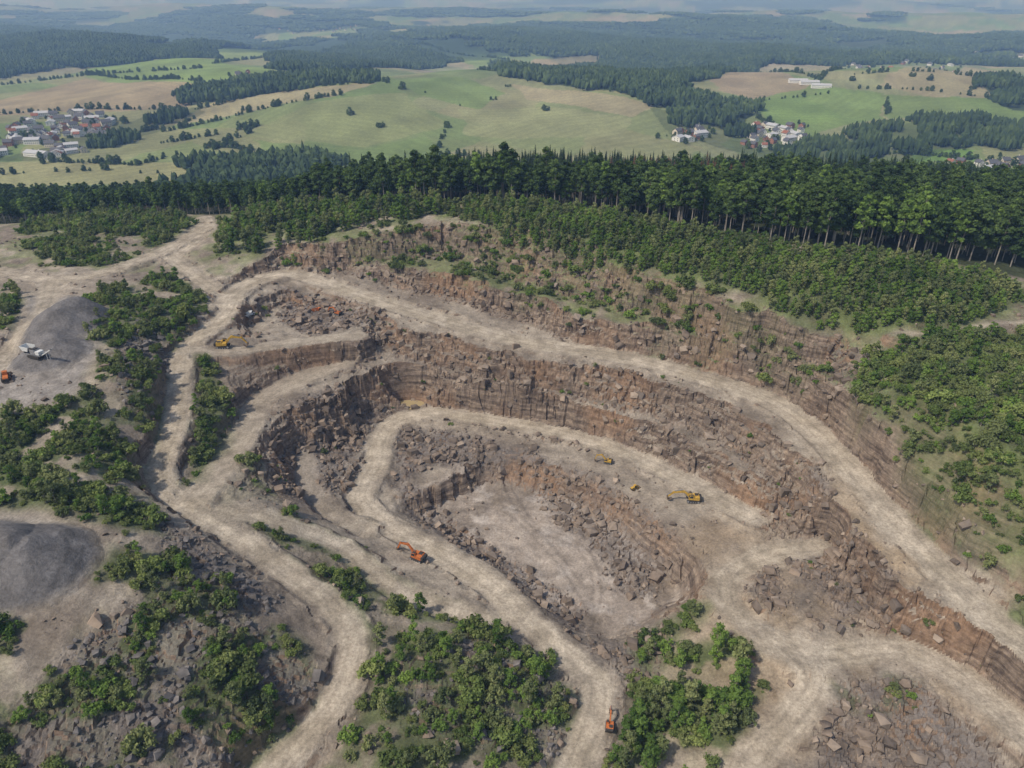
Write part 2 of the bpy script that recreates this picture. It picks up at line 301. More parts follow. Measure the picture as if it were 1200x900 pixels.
lf=fbm(fx/700,fy/900,101,4);ff=ssn(.515,.54,lf)*ssn(2600,3600,fy)
fc=mixc(fc,(.035,.06,.03),ff.astype(F32))
fc=fc*(1-.35*ssn(4000,9000,fy))[...,None]
for i,P in enumerate(FOR): fc=mixc(fc,(.045,.065,.028),inside(P,wx,wy).astype(F32)*(.5 if i in SPARSE else 1))
fc*= (.66+.68*fbm(fx/45,fy/70,110,4))[...,None]
stripe=np.sin((fx*np.cos(c2*6.28)+fy*np.sin(c2*6.28))/3.2)
fc*= (1+.06*stripe*(fy<2600))[...,None]
COL[k:,:,:3]=fc
def nearcol(n,x,y):
    a=fbm(x/22,y/22,200,4);b=fbm(x/3,y/3,210,3);c=mixc(np.zeros(x.shape+(3,),F32)+np.array((.20,.165,.13),F32),(.31,.265,.21),ssn(.35,.68,a))
    east=ssn(20,90,x)*(1-ssn(150,230,y))
    c=mixc(c,(.32,.235,.145),east*.8*ssn(.3,.6,fbm(x/14,y/14,220,3)))
    c=mixc(c,(.35,.295,.245),n['pit']*.8*ssn(.25,.5,a))
    c=mixc(c,(.46,.41,.36),n['pit']*ssn(.55,.7,fbm(x/6,y/6,222,4))*.5)
    c=mixc(c,(.20,.162,.128),n['talus']*.7+n['cliff']*.4*(n['talus']<.2))
    c=mixc(c,(.15,.13,.118),n['rub']*.78*(1-n['pit']*.5))
    c=mixc(c,(.19,.155,.11),n['up']*.7)
    c=mixc(c,(.345,.295,.23),n['dust']*.5*ssn(.3,.6,b+a*.3))
    g=ssn(.35,.6,fbm(x/9,y/9,230,4))
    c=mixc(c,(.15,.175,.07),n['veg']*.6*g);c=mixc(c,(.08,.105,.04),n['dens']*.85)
    c=mixc(c,(.15,.18,.07),(1-n['inq'])*(1-n['dust'])*.6*g)
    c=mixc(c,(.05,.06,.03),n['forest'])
    c=mixc(c,(.33,.30,.26),n['yard']*.8);c=mixc(c,(.25,.23,.21),n['ps']*.8);c=mixc(c,(.16,.15,.145),n['pile'])
    c=c*(1-.22*n['trk']*(n['road']<.3))[...,None]
    rc=mixc(np.zeros(x.shape+(3,),F32)+np.array((.36,.305,.23),F32),(.455,.39,.305),ssn(.3,.7,fbm(x/8,y/8,240,4)))
    rc=rc*(1-.2*np.clip(n['rut'],0,1))[...,None]
    c=c+(rc-c)*np.clip(n['road'],0,1)[...,None]
    return c*(.70+.60*b)[...,None]
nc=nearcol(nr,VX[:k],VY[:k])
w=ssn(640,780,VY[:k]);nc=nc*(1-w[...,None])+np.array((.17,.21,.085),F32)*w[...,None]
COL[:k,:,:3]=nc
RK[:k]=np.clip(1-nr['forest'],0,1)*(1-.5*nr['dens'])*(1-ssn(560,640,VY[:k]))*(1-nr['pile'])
def mesh_np(name,co,faces_idx,nper):
    me=bpy.data.meshes.new(name);nf=len(faces_idx)//nper
    me.vertices.add(len(co)//3);me.vertices.foreach_set('co',np.ascontiguousarray(co,F32))
    me.loops.add(len(faces_idx));me.loops.foreach_set('vertex_index',np.ascontiguousarray(faces_idx,np.int32))
    me.polygons.add(nf);me.polygons.foreach_set('loop_start',np.arange(0,nf*nper,nper,dtype=np.int32))
    me.update(calc_edges=True);return me
def link(o): scene.collection.objects.link(o);return o
idx=np.arange(NR*NC).reshape(NR,NC)
fi=np.stack([idx[:-1,:-1],idx[:-1,1:],idx[1:,1:],idx[1:,:-1]],-1).reshape(-1)
ter=mesh_np('quarry_terrain',np.stack([VX,VY,VZ],-1).reshape(-1),fi,4)
ter.polygons.foreach_set('use_smooth',np.zeros(len(fi)//4,bool))
ca=ter.color_attributes.new('col','FLOAT_COLOR','POINT');ca.data.foreach_set('color',COL.reshape(-1))
ra=ter.attributes.new('rock','FLOAT','POINT');ra.data.foreach_set('value',RK.reshape(-1))
terrain=link(bpy.data.objects.new('quarry_terrain',ter))
def zat(x,y):
    x=np.asarray(x,float);y=np.asarray(y,float)
    j=np.clip(np.searchsorted(ys,y)-1,0,NR-2);fv=(y-ys[j])/(ys[j+1]-ys[j]);h=.8*y+150
    u=np.clip((x/h+1)/2*(NC-1),0,NC-1.001);i=u.astype(int);fu=u-i
    return (VZ[j,i]*(1-fu)+VZ[j,i+1]*fu)*(1-fv)+(VZ[j+1,i]*(1-fu)+VZ[j+1,i+1]*fu)*fv
# ---------------------------------------------------------------- materials
def newmat(n):
    m=bpy.data.materials.new(n);m.use_nodes=True;nt=m.node_tree;b=nt.nodes['Principled BSDF'];b.inputs['Roughness'].default_value=.95
    b.inputs['Specular IOR Level'].default_value=.15
    return m,nt,b
def N(nt,t,**k):
    n=nt.nodes.new(t)
    for a,v in k.items(): setattr(n,a,v)
    return n
def mixn(nt,fac,a,b,mode='MIX'):
    n=N(nt,'ShaderNodeMix',data_type='RGBA',blend_type=mode)
    for s,v in((0,fac),(6,a),(7,b)):
        if hasattr(v,'is_linked') or hasattr(v,'links'): nt.links.new(v,n.inputs[s])
        else: n.inputs[s].default_value=v if s==0 else (*v,1)
    return n.outputs[2]
def mrange(nt,v,a,b,c=0,d=1):
    n=N(nt,'ShaderNodeMapRange');nt.links.new(v,n.inputs[0])
    for i,q in enumerate((a,b,c,d)): n.inputs[i+1].default_value=q
    return n.outputs[0]
def noise(nt,vec,sc,det=4,rough=.55):
    n=N(nt,'ShaderNodeTexNoise');n.inputs['Scale'].default_value=sc;n.inputs['Detail'].default_value=det;n.inputs['Roughness'].default_value=rough
    nt.links.new(vec,n.inputs['Vector']);return n.outputs['Fac']
def vmul(nt,vec,s):
    n=N(nt,'ShaderNodeVectorMath',operation='MULTIPLY');nt.links.new(vec,n.inputs[0]);n.inputs[1].default_value=s;return n.outputs[0]
def mm(nt,op,a,b):
    n=N(nt,'ShaderNodeMath',operation=op)
    for i,v in enumerate((a,b)):
        if isinstance(v,(int,float)): n.inputs[i].default_value=v
        else: nt.links.new(v,n.inputs[i])
    return n.outputs[0]
m,nt,b=newmat('quarry_ground')
geo=N(nt,'ShaderNodeNewGeometry');pos=geo.outputs['Position']
ac=N(nt,'ShaderNodeAttribute',attribute_name='col');ar=N(nt,'ShaderNodeAttribute',attribute_name='rock')
sep=N(nt,'ShaderNodeSeparateXYZ');nt.links.new(geo.outputs['True Normal'],sep.inputs[0])
steep=mrange(nt,sep.outputs[2],.84,.58)
steep=mm(nt,'MULTIPLY',steep,ar.outputs['Fac'])
st=noise(nt,vmul(nt,pos,(.05,.05,.75)),1,6,.72);bl=noise(nt,vmul(nt,pos,(.6,.6,.6)),1,5,.7);big=noise(nt,pos,.035,4)
rc=mixn(nt,mrange(nt,st,.40,.64),(.105,.08,.064),(.295,.232,.178))
rc=mixn(nt,mrange(nt,big,.45,.62,0,.65),rc,(.27,.17,.105))
rc=mixn(nt,1.,rc,mixn(nt,mrange(nt,bl,.3,.7),(.50,.49,.49),(1.4,1.37,1.33)),'MULTIPLY')
fine=noise(nt,pos,1.3,6,.75)
med=noise(nt,pos,.22,5,.6)
gc=mixn(nt,1.,ac.outputs['Color'],mixn(nt,mrange(nt,fine,.3,.7),(.62,.61,.60),(1.36,1.36,1.36)),'MULTIPLY')
gc=mixn(nt,1.,gc,mixn(nt,mrange(nt,med,.35,.65),(.82,.81,.80),(1.12,1.12,1.12)),'MULTIPLY')
cc=mixn(nt,steep,gc,rc);nt.links.new(cc,b.inputs['Base Color'])
bp=N(nt,'ShaderNodeBump');bp.inputs['Distance'].default_value=.5;bp.inputs['Strength'].default_value=.7
nt.links.new(mm(nt,'ADD',fine,st),bp.inputs['Height']);nt.links.new(bp.outputs[0],b.inputs['Normal'])
ter.materials.append(m)
def leafmat(name,dark,light,vary,trans=.25):
    m,nt,b=newmat(name)
    t=N(nt,'ShaderNodeAttribute',attribute_name='tone');oi=N(nt,'ShaderNodeObjectInfo')
    c=mixn(nt,t.outputs['Fac'],dark,light);c=mixn(nt,mm(nt,'MULTIPLY',oi.outputs['Random'],.7),c,vary)
    r2=mm(nt,'FRACT',mm(nt,'MULTIPLY',oi.outputs['Random'],37.3),0.);c=mixn(nt,1.,c,mixn(nt,r2,(.62,.66,.66),(1.28,1.2,1.15)),'MULTIPLY')
    g=N(nt,'ShaderNodeNewGeometry');nz=noise(nt,g.outputs['Position'],.05,2)
    c=mixn(nt,1.,c,mixn(nt,mrange(nt,nz,.3,.7),(.72,.75,.7),(1.3,1.22,1.15)),'MULTIPLY')
    nt.links.new(c,b.inputs['Base Color'])
    if trans:
        tr=N(nt,'ShaderNodeBsdfTranslucent');nt.links.new(c,tr.inputs[0]);mx=N(nt,'ShaderNodeMixShader');mx.inputs[0].default_value=trans
        nt.links.new(b.outputs[0],mx.inputs[1]);nt.links.new(tr.outputs[0],mx.inputs[2]);nt.links.new(mx.outputs[0],nt.nodes['Material Output'].inputs[0])
    return m
L_sh=leafmat('shrub_leaves',(.09,.145,.045),(.24,.32,.10),(.19,.22,.09),.3)
L_s2=leafmat('willow_leaves',(.12,.155,.065),(.26,.31,.135),(.17,.21,.095),.3)
L_yg=leafmat('young_tree_leaves',(.08,.15,.035),(.22,.33,.08),(.14,.23,.055),.3)
L_tr=leafmat('forest_leaves',(.042,.08,.025),(.125,.19,.058),(.075,.125,.042))
L_sp=leafmat('spruce_needles',(.022,.042,.020),(.06,.095,.042),(.038,.058,.033),0)
L_dd=leafmat('dead_spruce_needles',(.10,.055,.035),(.22,.125,.08),(.13,.085,.055),0)
L_far=leafmat('distant_leaves',(.028,.052,.022),(.08,.12,.045),(.045,.075,.032),0)
def plain(name,c,rough=.8,metal=0,nz=.15,sc=2.):
    m,nt,b=newmat(name);g=N(nt,'ShaderNodeTexCoord');n_=noise(nt,g.outputs['Object'],sc,4)
    c2=tuple(q*(1-nz*2) for q in c);c3=tuple(min(1,q*(1+nz)) for q in c)
    o_=mixn(nt,mrange(nt,n_,.3,.7),c2,c3)
    if 'rock' in name:
        oi=N(nt,'ShaderNodeObjectInfo');o_=mixn(nt,1.,o_,mixn(nt,oi.outputs['Random'],(.6,.6,.62),(1.3,1.25,1.2)),'MULTIPLY')
    nt.links.new(o_,b.inputs['Base Color']);b.inputs['Roughness'].default_value=rough;b.inputs['Metallic'].default_value=metal
    return m
bark=plain('bark',(.30,.265,.22))
# ---------------------------------------------------------------- plant prototypes
def ico(sub):
    bm=bmesh.new();bmesh.ops.create_icosphere(bm,subdivisions=sub,radius=1);v=np.array([x.co[:] for x in bm.verts]);fs=[[q.index for q in p.verts] for p in bm.faces];bm.free();return v,fs
IC1=ico(1)
class MB:
    def __init__(s): s.v=[];s.f=[];s.m=[];s.t=[]
    def add(s,v,f,m=0,t=None):
        o=len(s.v);s.v+= [tuple(q) for q in v];s.f+=[tuple(i+o for i in q) for q in f];s.m+=[m]*len(f);s.t+= list(t) if t is not None else [.5]*len(v)
    def mesh(s,name,mats):
        me=bpy.data.meshes.new(name);me.from_pydata(s.v,[],s.f);me.polygons.foreach_set('material_index',s.m)
        a=me.attributes.new('tone','FLOAT','POINT');a.data.foreach_set('value',np.array(s.t,F32))
        for q in mats: me.materials.append(q)
        return me
def leaves(mb,lobes,n,size,rg,inner=.35,asp=.7,core=.7):
    lob=np.array(lobes,float);ar=lob[:,3]*lob[:,4]+lob[:,3]*lob[:,5];k=rg.choice(len(lob),n,p=ar/ar.sum());l=lob[k]
    d=rg.normal(size=(n,3));d/=np.linalg.norm(d,axis=1)[:,None];d[:,2]=np.where(d[:,2]<-.4,-d[:,2],d[:,2])
    r=1-inner*rg.random(n)**1.5+.14*rg.normal(size=n);p=l[:,:3]+d*l[:,3:]*r[:,None]
    nn=d+.65*rg.normal(size=(n,3));nn/=np.linalg.norm(nn,axis=1)[:,None]
    u=np.cross(nn,rg.normal(size=(n,3)));u/=np.linalg.norm(u,axis=1)[:,None];v=np.cross(nn,u);s=size*(.5+.9*rg.random(n))[:,None]
    V=np.stack([p-u*s,p-v*s*asp,p+u*s,p+v*s*asp],1).reshape(-1,3);lt=rg.random(len(lob))
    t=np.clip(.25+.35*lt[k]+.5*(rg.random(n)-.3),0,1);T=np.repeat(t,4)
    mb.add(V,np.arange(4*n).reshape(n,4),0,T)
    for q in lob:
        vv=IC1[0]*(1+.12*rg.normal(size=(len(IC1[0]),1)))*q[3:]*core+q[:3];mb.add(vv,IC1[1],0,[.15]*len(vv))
def limb(mb,p0,p1,r0,r1,n=6,m=1):
    p0=np.array(p0,float);p1=np.array(p1,float);d=p1-p0;d/=np.linalg.norm(d);a=np.cross(d,(.3,.9,.2));a/=np.linalg.norm(a);c=np.cross(d,a)
    ang=np.arange(n)*2*math.pi/n;ring=np.cos(ang)[:,None]*a+np.sin(ang)[:,None]*c
    mb.add(np.vstack([p0+ring*r0,p1+ring*r1]),[(i,(i+1)%n,n+(i+1)%n,n+i) for i in range(n)],m)
def shrub(seed,w,h,n,size,mat,name):
    rg=np.random.default_rng(seed);mb=MB();lob=[]
    for i in range(rg.integers(6,11)):
        a=rg.random()*6.28;r=w*.5*rg.random()**.6*.85;s=.35+.6*rg.random()
        lob.append((r*math.cos(a),r*math.sin(a),h*(.2+.4*rg.random()),w*.25*s,w*.25*s,h*.36*s))
    leaves(mb,lob,n,size,rg,core=.6)
    for q in lob[:5]: limb(mb,(0,0,-.3),q[:3],.09,.03)
    return bpy.data.objects.new(name,mb.mesh(name,[mat,bark]))
def tree(seed,H,cr,c0,n,size,mat,name,tw=.28,K=13):
    rg=np.random.default_rng(seed);mb=MB();lob=[]
    top=(rg.normal()*.3,rg.normal()*.3,H*.93);limb(mb,(0,0,-1),(top[0]*.5,top[1]*.5,H*.55),tw,tw*.6,7);limb(mb,(top[0]*.5,top[1]*.5,H*.55),top,tw*.6,.04)
    for i in range(K):
        hh=c0+(1-c0)*(i+.5)/K;prof=math.sin(min(1,(hh-c0)/(1-c0)*.72+.25)*math.pi)**.5
        a=i*2.4+rg.random();r=cr*.6*prof*(.5+.6*rg.random());s=cr*.46*(.55+.45*prof)*(.7+.6*rg.random())
        c=(r*math.cos(a),r*math.sin(a),hh*H*.95);lob.append((*c,s,s,s*.8))
        limb(mb,(0,0,c[2]-s*.9-.5),c,.09,.03,5)
    leaves(mb,lob,n,size,rg,.4)
    return bpy.data.objects.new(name,mb.mesh(name,[mat,bark]))
def spruce(seed,H,r0,n,mat,name,c0=.12):
    rg=np.random.default_rng(seed);mb=MB();limb(mb,(0,0,-1),(0,0,H*.97),.25,.03)
    h=c0+(1-c0)*(1-np.sqrt(rg.random(n)));nb=11;ti=(h*14)%1
    a=(np.floor(rg.random(n)*nb)+.6*rg.random(n))*6.283/nb+np.floor(h*14)*.7
    R_=r0*(1-h)**.85*(1-.45*ti)+.12;rr=R_*(.55+.45*rg.random(n));p=np.stack([rr*np.cos(a),rr*np.sin(a),h*H-rr*.28],1)
    o=np.stack([np.cos(a),np.sin(a),-.35+.3*rg.normal(size=n)],1);s=np.stack([-np.sin(a),np.cos(a),.3*rg.normal(size=n)],1)
    L=.35+.35*(1-h)[:,None];V=np.stack([p-o*L,p-s*L*.5,p+o*L,p+s*L*.5],1).reshape(-1,3)
    mb.add(V,np.arange(4*n).reshape(n,4),0,np.repeat(rg.random(n),4))
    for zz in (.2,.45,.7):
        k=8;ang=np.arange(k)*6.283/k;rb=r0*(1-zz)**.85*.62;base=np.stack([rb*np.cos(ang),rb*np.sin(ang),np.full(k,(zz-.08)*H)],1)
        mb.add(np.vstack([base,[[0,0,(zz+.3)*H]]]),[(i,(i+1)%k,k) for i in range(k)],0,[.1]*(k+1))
    return bpy.data.objects.new(name,mb.mesh(name,[mat,bark]))
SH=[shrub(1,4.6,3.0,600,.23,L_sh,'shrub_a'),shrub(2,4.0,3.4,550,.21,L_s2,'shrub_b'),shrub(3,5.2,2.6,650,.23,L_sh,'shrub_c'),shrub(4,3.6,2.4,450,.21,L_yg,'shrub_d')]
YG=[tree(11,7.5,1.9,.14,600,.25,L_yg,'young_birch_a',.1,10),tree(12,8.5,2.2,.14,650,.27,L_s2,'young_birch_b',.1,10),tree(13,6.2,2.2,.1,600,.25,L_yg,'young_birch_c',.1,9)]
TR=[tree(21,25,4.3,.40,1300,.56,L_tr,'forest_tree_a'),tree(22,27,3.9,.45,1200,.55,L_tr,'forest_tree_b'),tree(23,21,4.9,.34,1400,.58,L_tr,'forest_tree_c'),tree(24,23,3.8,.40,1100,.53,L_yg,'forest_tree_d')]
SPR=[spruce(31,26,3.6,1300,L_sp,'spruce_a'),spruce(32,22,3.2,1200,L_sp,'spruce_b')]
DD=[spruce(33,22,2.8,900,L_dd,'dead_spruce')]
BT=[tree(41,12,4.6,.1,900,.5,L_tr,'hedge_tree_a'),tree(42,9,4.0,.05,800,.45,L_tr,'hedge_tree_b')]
def grove(seed):
    rg=np.random.default_rng(seed);mb=MB()
    for i in range(60):
        x,y=(rg.random(2)-.5)*60;H=12+9*rg.random();con=rg.random()<.3;r=(3.6+2.6*rg.random())*(.75 if con else 1)
        v=IC1[0].copy();v=v*(1+.2*rg.normal(size=(len(v),1)))
        if con: v[:,:2]*=np.clip(1-.5*(v[:,2:]),.15,2)*.8
        mb.add(v*(r,r,H*.5)+(x,y,H*.5),IC1[1],0,np.clip(rg.random()*.7+.3*rg.random(len(v))-(.3 if con else 0),0,1))
    me=mb.mesh('forest_grove',[L_far]);return bpy.data.objects.new('forest_grove',me)
GV=[grove(51),grove(52),grove(53)]
# ---------------------------------------------------------------- rocks
r_br=plain('sandstone_rock',(.235,.188,.148),.95,0,.25,.6);r_gy=plain('grey_scree_rock',(.17,.158,.15),.95,0,.25,.7);r_lt=plain('pale_rock',(.28,.23,.185),.95,0,.2,.6)
def rock(seed,mat,name,blocky):
    rg=np.random.default_rng(seed);bm=bmesh.new()
    if blocky:
        P=[(sx_*(.5+.12*rg.normal()),sy_*(.42+.1*rg.normal()),sz_*(.36+.08*rg.normal())) for sx_ in(-1,1) for sy_ in(-1,1) for sz_ in(-1,1)]+[tuple(rg.normal(size=3)*.22+np.array((0,0,.2))) for _ in range(4)]
    else: P=[tuple(q/np.linalg.norm(q)*np.array((.6,.48,.32))*(.8+.3*rg.random())) for q in rg.normal(size=(13,3))]
    for q in P: bm.verts.new(q)
    g=bmesh.ops.convex_hull(bm,input=bm.verts);bmesh.ops.delete(bm,geom=[e for e in g['geom_interior'] if isinstance(e,bmesh.types.BMVert)],context='VERTS')
    me=bpy.data.meshes.new(name);bm.to_mesh(me);bm.free();me.materials.append(mat);return bpy.data.objects.new(name,me)
RB=[rock(60+i,r_br if i<4 else r_lt,'rock_block',i%2==0) for i in range(5)]
RG=[rock(70+i,r_gy,'scree_rock',i%2==0) for i in range(4)]
# ---------------------------------------------------------------- scatter with geometry nodes
def scatter(name,P,protos,pid,rot,scl):
    P=np.asarray(P,F32);me=bpy.data.meshes.new(name);me.vertices.add(len(P));me.vertices.foreach_set('co',P.reshape(-1))
    for nm,ty,A in(('pid','INT',np.asarray(pid,np.int32)),('rot','FLOAT_VECTOR',np.asarray(rot,F32)),('scl','FLOAT_VECTOR',np.asarray(scl,F32))):
        a=me.attributes.new(nm,ty,'POINT');a.data.foreach_set('value' if ty=='INT' else 'vector',A.reshape(-1))
    o=link(bpy.data.objects.new(name,me));ng=bpy.data.node_groups.new(name+'_nodes','GeometryNodeTree')
    ng.interface.new_socket('Geometry',in_out='INPUT',socket_type='NodeSocketGeometry');ng.interface.new_socket('Geometry',in_out='OUTPUT',socket_type='NodeSocketGeometry')
    gi=ng.nodes.new('NodeGroupInput');go=ng.nodes.new('NodeGroupOutput');J=ng.nodes.new('GeometryNodeJoinGeometry');lk=ng.links.new
    def att(n,t):
        q=ng.nodes.new('GeometryNodeInputNamedAttribute');q.data_type=t;q.inputs[0].default_value=n;return q.outputs[0]
    ap=att('pid','INT');arr=att('rot','FLOAT_VECTOR');asx=att('scl','FLOAT_VECTOR')
    for k_,pr in enumerate(protos):
        c=ng.nodes.new('FunctionNodeCompare');c.data_type='INT';c.operation='EQUAL'
        si=[s for s in c.inputs if s.type=='INT' and s.enabled] or [c.inputs[2],c.inputs[3]]
        lk(ap,si[0]);si[1].default_value=k_
        oi=ng.nodes.new('GeometryNodeObjectInfo');oi.inputs['Object'].default_value=pr;oi.inputs['As Instance'].default_value=True
        ip=ng.nodes.new('GeometryNodeInstanceOnPoints');lk(gi.outputs[0],ip.inputs['Points']);lk(c.outputs[0],ip.inputs['Selection']);lk(oi.outputs['Geometry'],ip.inputs['Instance']);lk(arr,ip.inputs['Rotation']);lk(asx,ip.inputs['Scale'])
        lk(ip.outputs[0],J.inputs[0])
    lk(J.outputs[0],go.inputs[0]);md=o.modifiers.new('scatter','NODES');md.node_group=ng
    return o
def jgrid(x0,x1,y0,y1,s):
    x,y=np.meshgrid(np.arange(x0,x1,s),np.arange(y0,y1,s));x=x.ravel();y=y.ravel()
    return x+(R.random(x.size)-.5)*s*1.1,y+(R.random(x.size)-.5)*s*1.1
def rz(n): return np.stack([np.zeros(n),np.zeros(n),R.random(n)*6.283],1)
def infan(x,y,m=40): return np.abs(x)<.74*y+m
x,y=jgrid(-430,430,85,470,2.2);k_=infan(x,y);x=x[k_];y=y[k_];n=near(x,y)
rr=R.random(len(x));ok=(rr<n['dens']*.8)&(n['rdist']>1.)&(n['forest']<.5)&((n['cliff']<.5)|(n['up']>.3))
ok|=(n['cliff']>.3)&(rr<.05)&(n['rdist']>1)|(rr<.04)&(n['rdist']>2)&(n['pit']<.1)&(n['road']<.05)&(n['talus']>.1)
ok|=(rr<.13)&(n['veg']>.3)&(n['rdist']>.8)&(n['forest']<.5)
yz=samp(ZN['young'][0],x,y)>-1;tall=(samp(ZN['grove'][0],x,y)>1)|(samp(ZN['topmid'][0],x,y)>0)
x=x[ok];y=y[ok];yz=yz[ok];tall=tall[ok];z=n['z'][ok];dn=n['dens'][ok];K=len(x)
big_=(R.random(K)<.2)&(dn>.5)
pid=np.where(yz|(tall&(R.random(K)<.6))|big_&(R.random(K)<.7),4+R.integers(0,3,K),R.integers(0,4,K))
sc=np.clip(R.lognormal(-.3,.48,K),.22,1.7)*np.where(dn<.1,.55,1);sc=np.where(pid>=4,np.where(yz,.45+.45*R.random(K),np.where(tall,.6+.65*R.random(K),.4+.6*R.random(K))),sc)
scatter('shrub_foliage',np.stack([x,y,z-.15],1),SH+YG,pid,rz(K),np.stack([sc,sc,sc*(.85+.4*R.random(K))],1))
x,y=jgrid(-560,560,300,660,5.8);k_=infan(x,y,60);x=x[k_];y=y[k_]
fz=samp(FORESTZ,x,y)
ok=(fz>0)&(R.random(len(x))<.93);x=x[ok];y=y[ok];fz=fz[ok];K=len(x);z=zat(x,y)
con=(fbm(x/60,y/60,300,3)+.30*ssn(420,500,y)*(x>-120)-.25*(fz<15)-.12*(x<-150)>.64)
pid=np.where(con,4+R.integers(0,2,K),R.integers(0,4,K))
dead=(np.abs(x-105)<65)&(y>425)&(R.random(K)<.5)&(fbm(x/30,y/30,310,3)>.42);pid=np.where(dead,6,pid)
sc=(.62+.4*R.random(K))*np.where(fz<14,1.1,.95);sc*=np.where((x<-120),.72,1)
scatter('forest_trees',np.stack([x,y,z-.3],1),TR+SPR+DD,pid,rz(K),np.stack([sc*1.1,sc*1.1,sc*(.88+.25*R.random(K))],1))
# villages
VIL=[([(-10,186),(60,188),(130,172),(128,138),(60,130),(10,150)],70),([(868,172),(945,170),(940,150),(885,148)],26),([(790,168),(830,162),(822,152),(795,153)],9),([(985,88),(1150,88),(1150,64),(1000,66)],38),([(1095,207),(1200,204),(1200,190),(1110,190)],14),([(1120,75),(1200,75),(1200,58),(1120,58)],14),([(320,42),(440,40),(440,30),(330,32)],18),([(180,32),(215,34),(215,26),(180,26)],6),([(270,95),(300,92),(300,86),(272,88)],5)]
HS=[];hp=[]
for P,nh in VIL:
    Q=np.array(FS(P));c=0
    for _ in range(4000):
        if c>=nh: break
        px=random.uniform(Q[:,0].min(),Q[:,0].max());py=random.uniform(Q[:,1].min(),Q[:,1].max())
        if not inside(Q,np.array([px]),np.array([py]))[0]: continue
        if fbm(np.array([px/70]),np.array([py/90]),77,2)[0]<.38: continue
        if all((px-a)**2+(py-b_)**2>230 for a,b_ in HS):
            HS.append((px,py));c+=1
            for _ in range(2): hp.append((px+random.gauss(0,22),py+random.gauss(0,26)))
BARN=list(zip(FS([(935,97),(948,99),(962,103),(45,183),(70,180),(90,158),(20,165)]),(80,85,75,70,20,50,30)))
HSa=np.array(HS+[b_[0] for b_ in BARN])
PX,PY,SCL=[],[],[]
for i,P in enumerate(FOR):
    a=np.array(P);y1=min(a[:,1].max(),11000);gx,gy=jgrid(a[:,0].min(),a[:,0].max(),a[:,1].min(),y1,40)
    s=np.maximum(1,gy/2400);q=inside(P,gx,gy)&(R.random(len(gx))<SPARSE.get(i,1)/s**2)
    for P2,c in FIELDS[13:14]: q&=~inside(P2,gx,gy)
    s=s*np.where(i in SPARSE,.7,1);PX.append(gx[q]);PY.append(gy[q]);SCL.append(s[q])
gx,gy=jgrid(-9000,9000,2600,10000,42);s=np.maximum(1,gy/2400);q=(fbm(gx/700,gy/900,101,4)>.53)&infan(gx,gy,100)&(R.random(len(gx))<1/s**2)
for P,c in FIELDS: q&=~inside(P,gx,gy)
PX.append(gx[q]);PY.append(gy[q]);SCL.append(s[q])
x=np.concatenate(PX);y=np.concatenate(PY);s=np.concatenate(SCL)
dm=np.full(len(x),1e9)
for a,b_ in HSa: dm=np.minimum(dm,(x-a)**2+(y+12-b_)**2)
kk=dm>(34*s)**2;x=x[kk];y=y[kk];s=s[kk];K=len(x)
scatter('distant_forest',np.stack([x,y,zat(x,y)-1],1),GV,R.integers(0,3,K),rz(K),np.stack([s,s,.85+.3*R.random(K)],1))
# hedgerows and field trees
def hedge(P,st,jit,pr=1):
    for a,b_ in zip(P[:-1],P[1:]):
        L=math.dist(a,b_);ph=random.random()*9
        for t in np.arange(0,L,st):
            if random.random()<pr*(.3+.7*(math.sin(t/37+ph)+math.sin(t/17)>-.6)): hp.append((a[0]+(b_[0]-a[0])*t/L+random.gauss(0,jit),a[1]+(b_[1]-a[1])*t/L+random.gauss(0,jit)))
for q,st,pr in(([(60,190),(160,194),(250,172),(310,178)],4,.9),([(190,168),(300,148)],4,.9),([(250,175),(290,158),(300,148)],4,.9),([(510,190),(520,160),(525,140)],16,.6),([(560,82),(640,90),(760,120)],4,1),([(100,88),(240,97)],4,1),([(1000,180),(1240,198)],4,1),([(400,112),(300,130),(190,155)],4,.8),([(60,150),(140,160),(230,140)],4,.9),([(0,205),(120,200),(215,205)],7,.5),([(480,192),(560,180)],6,.7),([(0,100),(90,90),(240,80)],5,.9),([(850,78),(960,95),(1030,75)],5,.8),([(1000,88),(1150,92)],6,.7),([(880,118),(1000,105),(1180,120)],8,.5),([(0,60),(100,70),(240,58)],6,.9),([(250,75),(330,66)],6,.9),([(440,95),(500,110),(560,130)],9,.3),([(840,120),(890,140),(945,165)],4,.9),([(1040,112),(1040,150)],7,.5),([(430,40),(520,60),(600,72)],6,.9),([(225,130),(300,112),(440,98)],5,.9),([(0,135),(110,128),(220,126)],5,.8)): hedge(FS(q),st,2.,pr)
for q in FS([(595,102),(578,118),(410,135),(285,130),(525,150),(520,185),(540,182),(310,102),(470,105),(445,150),(640,130),(1070,90),(1090,95),(1000,95),(1140,105),(880,175),(1010,60)]): hp+=[q,(q[0]+5,q[1]+4),(q[0]-4,q[1]+3)]
hp=np.array(hp);K=len(hp);s=.35+.8*R.random(K)**1.5
dd=np.array([((HSa-q)**2).sum(1).min() for q in hp]);kk=dd>110
hp=hp[kk];s=s[kk];K=len(hp)
scatter('hedgerow_trees',np.stack([hp[:,0],hp[:,1],zat(hp[:,0],hp[:,1])-.3],1),BT,R.integers(0,2,K),rz(K),np.stack([s*1.1,s*1.1,s],1))
